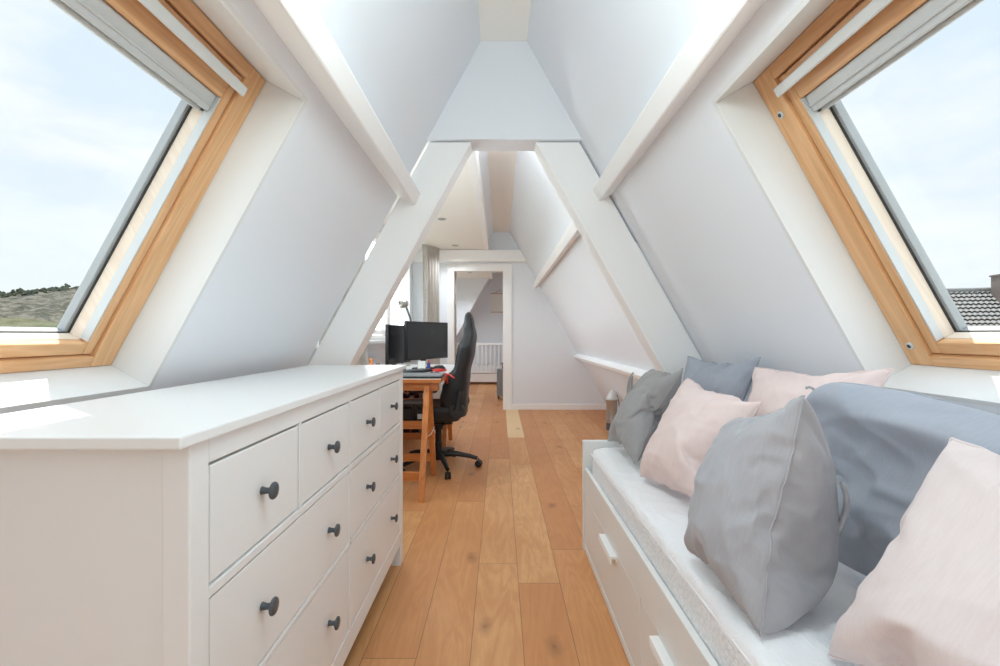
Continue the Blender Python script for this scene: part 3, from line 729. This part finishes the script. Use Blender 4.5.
def chairback(u, v):
    # u round the horizontal section, v up
    z = .47+v*(1.335-.47); q = 2*math.pi*u; c, s = math.cos(q), math.sin(q)
    yy = math.copysign(abs(c)**.5, c); dd = math.copysign(abs(s)**.55, s)   # dd -1 front, +1 rear
    xf, xb = ip(prof_f, z), ip(prof_b, z)
    w_ = hw(z); cen = max(0, 1-(abs(yy)/.72)**3)
    if z < 1.10: xf = xf+(min(.17, xb-xf-.07))*cen*.9
    end = 1-max(0, (v-.94)/.06)**3*.45 if v > .94 else 1
    mid = (xf+xb)/2
    if v > .95: q_ = 1-((v-.95)/.05)**3*.55; xf = mid+(xf-mid)*q_; xb = mid+(xb-mid)*q_
    if z < .62: mid = xb-.11; xf = max(xf, xb-.25)
    x = mid+(xb-xf)/2*dd*(.7+.3*end) if dd < 0 else mid+(xb-mid)*dd
    return V((x, yy*w_*end, z))
m = MB(); m.grid(chairback, 40, 40, True); m.f += [list(range(40)), list(range(40*40, 41*40))]; m.m += [0,0]
m.build('backrest', M['blacksoft'], ch, smooth=True, ang=0)
m = MB(); m.grid(lambda u, v: V((-.36+.60*v+0, (2*u-1)*.25, .52+.035*abs(2*u-1)**3+.012*math.sin(math.pi*v))), 16, 12)
m2 = MB()
def seatf(u, v):
    q = 2*math.pi*u; c, s = math.cos(q), math.sin(q); yy = math.copysign(abs(c)**.35, c); zz = math.copysign(abs(s)**.45, s)
    t = 2*v-1; e = (1-abs(t)**6)**.4 if abs(t) < 1 else 0
    return V((-.09+.30*t, yy*.26*(.85+.15*e), .485+.062*zz*(.45+.55*e)+(.03*abs(yy)**4 if zz > 0 else 0)))
m2.grid(seatf, 36, 30, True); m2.f += [list(range(36)), list(range(30*36, 31*36))]; m2.m += [0,0]
st = m2.build('seat', M['blacksoft'], ch, smooth=True, ang=0)
MB().box(-.145, -.095, -.268, -.262, .465, .505).build('care_label', M['paper'], st)
for sy in (-1, 1):
    MB().lathe([(.058,-.022),(.064,-.012),(.064,.012),(.055,.022)], (.185, sy*.285, .535), (0,1,0), 26).build('hinge_cover', M['black'], ch, smooth=True)
    m = MB(); m.tube([(.185,sy*.28,.54),(.20,sy*.283,.62),(.215,sy*.283,.70)], [.040,.036,.030], 14); m.build('side_bracket', M['black'], ch, smooth=True)
    a = MB().box(-.30, -.06, sy*.335-.045, sy*.335+.045, .600, .628).build('armrest', M['greyplastic'], ch, bevel=.011, seg=3)
    MB().tube([(-.14, sy*.335, .600), (-.14, sy*.33, .47), (-.12, sy*.29, .42), (-.06, sy*.15, .415)], .019, 12).build('armrest_post', M['black'], ch, smooth=True)
m = MB(); m.box(-.13, .13, -.10, .10, .385, .422); m.build('tilt_plate', M['black'], ch, bevel=.01)
MB().lathe([(.032,.10),(.032,.22),(.027,.22),(.027,.33),(.040,.33),(.046,.385)], seg=22).build('gas_lift', M['black'], ch, smooth=True)
MB().tube([(.0,-.02,.395),(.06,-.13,.392),(.05,-.18,.39)], .010, 8).build('lever', M['black'], ch, smooth=True)
m = MB(); m.lathe([(.05,.075),(.055,.10),(.05,.13),(.03,.14)], seg=22); m.build('base_hub', M['black'], ch, smooth=True)
for k in range(5):
    a = math.radians(2+72*k); d = V((math.cos(a), math.sin(a), 0))
    m = MB(); m.tube([d*.03+V((0,0,.115)), d*.15+V((0,0,.118)), d*.27+V((0,0,.095)), d*.335+V((0,0,.075))], [.026,.023,.019,.016], 12)
    m.build('base_arm', M['black'], ch, smooth=True)
    c = d*.345; sd = V((-d.y, d.x, 0)); b2 = (d*.25+sd).normalized()
    m = MB()
    for q in (-1, 1): m.lathe([(.010,-.012),(.024,-.011),(.0295,-.004),(.0295,.008),(.026,.011),(.010,.0115)] if q > 0 else [(.010,-.0115),(.026,-.011),(.0295,-.008),(.0295,.004),(.024,.011),(.010,.012)], c+b2*(.013*q)+V((0,0,.030)), b2, 20)
    m.lathe([(.006,.03),(.006,.075)], c-V((0,0,0)), seg=10)
    m.build('castor', M['black'], ch, smooth=True)

# ------------------------------------------------------------------ curtains
def curtain(label, path, ztop, zbot, seed, folds=7):
    t = thing('curtain', label, 'curtain', (path[0][0], path[0][1], 0), 0, 'greige curtains at the dormer windows'); o = t.location
    (xa, ya_), (xb_, yb_) = path
    d = V((xb_-xa, yb_-ya_, 0)); ln = d.length; d.normalize(); nn = V((-d.y, d.x, 0))
    def g(u, v):
        sp = 1.0-.10*math.sin(math.pi*min(1, v*1.2))     # slightly gathered towards the middle
        a = (u-.5)*sp+.5
        f = math.sin(u*folds*2*math.pi+.8*math.sin(3*v+seed))*(.024+.016*v)+.012*noise.noise(V((u*9, v*3, seed)))
        return V((xa, ya_, 0))+d*(a*ln)+nn*f+V((0,0,ztop+(zbot-ztop)*v))
    MB().grid(g, 120, 24).build('drape', M['curtain'], t, smooth=True, solid=.003, off=o, ang=0)
    MB().grid(lambda u, v: g(u, v*.035)+nn*.004*math.sin(u*folds*4*math.pi), 120, 2).build('header_tape', M['curtain'], t, smooth=True, solid=.006, off=o, ang=0)
    return t
curtain('greige curtain hanging gathered beside the doorway at the far end of the dormer', ((-1.07,6.30),(-.90,6.66)), H+DC+.005, .02, 1, 5)
curtain('greige curtain at the near end of the dormer behind the left roof beam', ((-1.10,2.72),(-.92,3.10)), H+DC+.005, .02, 2, 5)
curtain('greige curtain in the room beyond the doorway', ((-1.02,8.6),(-.90,9.1)), H+DC+.005, .02, 3, 6)
struct(MB().box(-1.0, -.98, 2.6, 6.7, H+DC+.006, H+DC+.0145).build('curtain_track', M['white']))

# downlights
dl0 = None
for i, (x, y, lb) in enumerate(((-.64, 4.96, 'small round recessed downlight nearest in the flat dormer ceiling'), (-.64, 6.42, 'small round recessed downlight over the curtain end of the dormer ceiling'), (-.62, 9.25, 'small round recessed downlight seen through the doorway'))):
    t = thing('downlight', lb, 'ceiling light', (x, y, H+DC+.0145), 0, 'recessed ceiling downlights')
    MB().lathe([(.030,-.001),(.048,-.001),(.050,-.004),(.046,-.008),(.034,-.008),(.030,-.003)], seg=26).build('trim_ring', M['silver'], t, smooth=True)
    MB().lathe([(.0295,-.0005),(.0295,-.003)], seg=22).build('lens', M['lens'], t)

# ------------------------------------------------------------------ room beyond the doorway
t = thing('cot', 'white slatted cot standing against the end wall beyond the doorway', 'cot', (-.42, 10.65, 0))
w2, d2 = .56, .26
for sy in (-1, 1):
    MB().box(-w2, w2, sy*d2-.014, sy*d2+.014, .905, .95).build('top_rail', M['white'], t, bevel=.006)
    MB().box(-w2, w2, sy*d2-.012, sy*d2+.012, .26, .30).build('bottom_rail', M['white'], t, bevel=.004)
    for i in range(11):
        x = -w2+.07+i*(2*w2-.14)/10
        MB().box(x-.017, x+.017, sy*d2-.008, sy*d2+.008, .301, .904).build('slat', M['white'], t, bevel=.004)
    MB().box(-w2, w2, sy*d2-.012, sy*d2+.012, .055, .245).build('base_board', M['white'], t, bevel=.004)
for sx in (-1, 1):
    MB().box(sx*(w2+.02)-.019, sx*(w2+.02)+.019, -d2-.014, d2+.014, .28, .96).build('end_board', M['white'], t, bevel=.006)
    for sy in (-1, 1): MB().box(sx*(w2+.02)-.02, sx*(w2+.02)+.02, sy*d2-.016, sy*d2+.016, 0, .279).build('leg', M['white'], t)
o = t.location
bt = thing('cot_bedding', 'puffy white quilt lying inside the slatted cot', 'bedding', (-.42, 10.65, .28))
m = MB(); m.grid(lambda u, v: V(((2*u-1)*.53, (2*v-1)*.225, .02+.14*((1-(2*u-1)**6)*(1-(2*v-1)**6))**.4+.015*math.sin(u*40)*math.sin(3*v))), 60, 14)
m.box(-.53, .53, -.225, .225, .0, .02); m.build('quilt', M['mattress'], bt, smooth=True)

t = thing('suitcase', 'small ribbed grey hard-shell suitcase standing just inside the doorway', 'suitcase', (.11, 8.06, 0))
m = MB(); m.box(-.165, .165, -.11, .11, .055, .535)
for i in range(7): m.box(-.15+i*.046, -.15+i*.046+.024, -.114, .114, .08, .51)
for i in range(9): m.box(-.169, .169, -.09, .09, .10+i*.048, .10+i*.048+.022)
m.build('shell', M['suit'], t, bevel=.010, seg=3)
for x in (-.07, .07): MB().box(x-.008, x+.008, .06, .075, .536, .63).build('pull_bar', M['greyplastic'], t)
MB().box(-.085, .085, .055, .08, .618, .64).build('pull_grip', M['black'], t, bevel=.005)
MB().tube([(-.07,-.02,.536),(-.06,-.02,.56),(.06,-.02,.56),(.07,-.02,.536)], .008, 8).build('carry_handle', M['black'], t, smooth=True)
for sx in (-1, 1):
    for sy in (-1, 1):
        MB().box(sx*.135-.018, sx*.135+.018, sy*.08-.015, sy*.08+.015, .035, .056).lathe([(.024,-.012),(.024,.012)], (sx*.135, sy*.08, .024), (1,0,0), 16).build('wheel', M['black'], t)

t = thing('hanging_poster', 'pale poster between two wooden rails hanging on the end wall beyond the doorway', 'poster', (0, YE-.034, 1.92))
MB().box(-.22, .22, .004, .006, -.22, .22).build('sheet', M['paper'], t)
for z in (-.23, .22): MB().box(-.225, .225, -.004, .010, z, z+.014).build('wooden_rail', M['orange'], t, bevel=.003)
MB().tube([(-.14,.004,.234),(0,.004,.32),(.14,.004,.234)], .003, 6).build('string', M['black'], t)

# steel canister on the floor beyond the daybed
t = thing('canister', 'small silver metal canister with pointed lid on the floor beyond the daybed', 'canister', (1.345, 5.42, 0))
MB().lathe([(.066,0),(.068,.01),(.066,.075),(.062,.085)], seg=26).build('base', M['greyplastic'], t, smooth=True)
MB().lathe([(.064,.086),(.068,.10),(.068,.13),(.064,.14),(.064,.33),(.070,.345),(.072,.365)], (0,0,0), seg=28).build('body', M['steel'], t, smooth=True)
MB().lathe([(.073,.366),(.072,.385),(.052,.43),(.026,.47),(.006,.485)], (0,0,0), (.02,0,1), 26).build('lid', M['lightmetal'], t, smooth=True)
MB().tube([(.055,-.03,.42),(.075,-.05,.34),(.078,-.055,.24),(.070,-.05,.20)], .006, 8).build('handle', M['greyplastic'], t, smooth=True)

# ------------------------------------------------------------------ outside
GZ0 = -8.0
m = MB()
def hf(u, v):
    x = -150+u*132; y = 8+v*140
    h = 16.3*math.exp(-(((x+60)/45)**2+((y-75)/45)**2))
    h += .5*noise.noise(V((x*.15, y*.15, 1)))*min(1, h/5)+.55*noise.noise(V((x*.9, y*.9, 2)))*min(1, max(0, h-8)/3)
    return V((x, y, GZ0+h))
m.grid(hf, 260, 260); hill = struct(m.build('hillside', M['hill'], smooth=True, ang=0))
struct(MB().box(-300, 300, -200, 400, GZ0-.6, GZ0-.1).build('ground', M['grass']))
m = MB(); R = random.Random(5)
for i in range(260):
    az = R.uniform(.88, 1.16); best = None
    for k in range(60):                       # the crest seen from the house lies where the slope turns away
        y = 45+k*.8; x = -az*y; u, v = (x+150)/132, (y-8)/140
        if 0 < u < 1 and 0 < v < 1:
            p = hf(u, v); e = (p.z-H)/y
            if best is None or e > best[0]: best = (e, p)
    p = best[1]+V((R.uniform(-1.5, 1.5), R.uniform(-4, .5), 0)); p.z = hf((p.x+150)/132, (p.y-8)/140).z
    sz_ = R.uniform(.12, .42)
    for q in range(5):
        c = p+V((R.uniform(-.5,.5), R.uniform(-.5,.5), R.uniform(0,.7)))*sz_*1.6
        m.lathe([(0,-.4*sz_),(sz_*.45,-.1*sz_),(sz_*.5,.2*sz_),(sz_*.25,.5*sz_),(0,.7*sz_)], c, (R.uniform(-.6,.6), R.uniform(-.6,.6), 1), 6)
tag(m.build('shrubs', M['leaf'], smooth=True, ang=0), 'low green scrub along the crest of the hill outside the left window', 'shrubs', None, 'stuff')

nb = thing('neighbour_house', 'neighbouring house with grey pantiled roof and brown chimney outside the right window', 'house', (30.5, 30.0, GZ0)); o = nb.location.copy()
A = V((25.5, 30.0, 0)); dx = V((1.0, -.28, 0)).normalized(); dn = V((.28, 1.0, 0)).normalized(); up = V((0,0,1))
zr_, ze = H+2.80, H-4.6; run = 8.4; XA, XB = -4.0, 14.0
m = MB(); ROWS = 30
def tiles(u, v):
    r_ = v*ROWS; fr = r_-math.floor(r_); q = XA+(XB-XA)*u
    return A+dx*q-dn*(run*v)+up*(zr_+(ze-zr_)*v+.09*fr+.07*abs(math.sin(q*math.pi/.27)))
for j in range(ROWS): m.grid(lambda u, v: tiles(u, (j+min(.999, v))/ROWS), 540, 1)
m.hexa([A+dx*a+dn*b+up*(z-t) for t in (.02, .15) for a, b, z in ((XA,0,zr_),(XB,0,zr_),(XB,run,ze),(XA,run,ze))])
m.build('roof', M['tile'], nb, off=o)
MB().tube([A+dx*(XA-.05)+up*(zr_+.06), A+dx*(XB+.05)+up*(zr_+.06)], .16, 10).build('ridge_cap', M['tile'], nb, smooth=True, off=o)
P0 = A+dx*5.5-dn*.9
cm = MB().hexa([P0+dx*a+dn*b+up*z for z in (H+.8, H+3.62) for a, b in ((0,-.5),(2.4,-.5),(2.4,.5),(0,.5))]).build('chimney', M['chim'], nb, off=o)
MB().hexa([P0+dx*a+dn*b+up*z for z in (H+3.625, H+3.72) for a, b in ((-.06,-.56),(2.46,-.56),(2.46,.56),(-.06,.56))]).build('coping', M['chim'], cm, off=o)
q = [A+dx*(XA+.3)-dn*(run-.4), A+dx*(XB-.3)-dn*(run-.4), A+dx*(XB-.3)+dn*(run-.4), A+dx*(XA+.3)+dn*(run-.4)]
MB().hexa([p+up*GZ0 for p in q]+[p+up*(ze+.1) for p in q]).prism([(-run+.5, ze+.11), (run-.5, ze+.11), (0, zr_-.22)], XA+.3, XB-.3, lambda b, z, t: A+dx*t+dn*b+up*z).build('wall', M['extwall'], nb, off=o)

# ------------------------------------------------------------------ light
sc = bpy.context.scene
W = bpy.data.worlds.new('sky'); sc.world = W; W.use_nodes = True; nt = W.node_tree; nt.nodes.clear()
out = N(nt, 'ShaderNodeOutputWorld'); bg = N(nt, 'ShaderNodeBackground'); L(nt, bg.outputs[0], out.inputs[0])
D = N(nt, 'ShaderNodeTexCoord').outputs['Generated']; sp = N(nt, 'ShaderNodeSeparateXYZ'); L(nt, D, sp.inputs[0])
mp = N(nt, 'ShaderNodeMapping', i_Scale=(1.6, 1.6, 4.2)); L(nt, D, mp.inputs[0])
cn = N(nt, 'ShaderNodeTexNoise', i_Scale=1.9, i_Detail=7.0, i_Roughness=.55, i_Distortion=.3); L(nt, mp.outputs[0], cn.inputs['Vector'])
cl = ramp(nt, cn.outputs[0], [(.42, (0,0,0,1)), (.66, (1,1,1,1))])
zc = ramp(nt, sp.outputs[2], [(0, lin(240,246,249)), (.25, lin(226,238,250)), (.6, lin(216,232,250))])
colr = mixc(nt, cl, zc, lin(249,251,253))
def mr(x, a, b, c, d):
    n = N(nt, 'ShaderNodeMapRange', interpolation_type='SMOOTHSTEP'); L(nt, x, n.inputs[0])
    for i, q in enumerate((a, b, c, d)): n.inputs[i+1].default_value = q
    return n.outputs[0]
SKY = dict(base=.69, zen=.7, back=.7, haze=5.0, side=1.6, west=1.6)
st_ = math_(nt, 'ADD', SKY['base'], mr(sp.outputs[2], .50, .80, 0, SKY['zen']))
st_ = math_(nt, 'ADD', st_, mr(math_(nt, 'MULTIPLY', sp.outputs[1], -1.0), .25, .65, 0, SKY['back']))
st_ = math_(nt, 'ADD', st_, mr(sp.outputs[1], .86, .95, 0, SKY['haze']))
st_ = math_(nt, 'ADD', st_, mr(math_(nt, 'ABSOLUTE', sp.outputs[0]), .78, .92, 0, SKY['side']))
st_ = math_(nt, 'ADD', st_, mr(math_(nt, 'MULTIPLY', sp.outputs[0], -1.0), .80, .93, 0, SKY['west']))
st_ = math_(nt, 'MULTIPLY', st_, mr(sp.outputs[2], -.25, -.02, .35, 1.0))
L(nt, colr, bg.inputs[0]); L(nt, st_, bg.inputs[1])

sd = bpy.data.lights.new('sun', 'SUN'); sd.energy = 5.0; sd.angle = math.radians(.6); sd.color = (1, .97, .92)
so = bpy.data.objects.new('sun', sd); C.objects.link(so)
so.rotation_euler = V((-.075, .437, 1)).to_track_quat('Z', 'Y').to_euler(); so.location = (3, 5, 12)

def lamp(name, kind, loc, energy, color, **k):
    d = bpy.data.lights.new(name, kind); d.energy = energy; d.color = color
    for a, b in k.items(): setattr(d, a, b)
    q = bpy.data.objects.new(name, d); C.objects.link(q); q.location = loc; return q
lamp('fill_light', 'POINT', (.02, .72, H+.80), 9.2, (.82, .965, .985), shadow_soft_size=.18)  # added fill light above the frame, no fixture
for x, y, w in ((-.64, 4.96, 14), (-.64, 6.42, 14), (-.62, 9.25, 34)):
    lamp('downlight_bulb', 'SPOT', (x, y, H+DC-.012), w, (.90, .95, 1), shadow_soft_size=.025, spot_size=math.radians(140), spot_blend=.8)

lamp('fill_light', 'POINT', (.06, -.20, H+.40), 2.4, (.78, .94, .98), shadow_soft_size=.2)  # added fill just behind the camera, no real lamp there
lamp('dormer_fill_light', 'POINT', (-.89, 3.20, H+.40), 11, (.86, .97, .985), shadow_soft_size=.12)  # added fill for the far room, hidden behind the left truss leg
lamp('fill_light', 'POINT', (.03, 2.80, H+1.28), 5, (.92, .96, 1), shadow_soft_size=.10)  # added fill hidden by the gable panel, brightens the far slopes and ridge
cam = bpy.data.cameras.new('camera'); cam.sensor_width = 36; cam.lens = 450/1000*36; cam.shift_y = .002; cam.clip_start = .02; cam.clip_end = 600
co = bpy.data.objects.new('camera', cam); C.objects.link(co); co.location = (0, 0, H); co.rotation_euler = (math.radians(90), 0, 0)
sc.camera = co
sc.view_settings.view_transform = 'Standard'; sc.view_settings.look = 'None'; sc.view_settings.gamma = 1; sc.view_settings.use_curve_mapping = False
sc.view_settings.exposure = .72
sc.cycles.max_bounces = 16; sc.cycles.diffuse_bounces = 10; sc.cycles.transparent_max_bounces = 16; sc.cycles.glossy_bounces = 4
sc.cycles.sample_clamp_indirect = 8
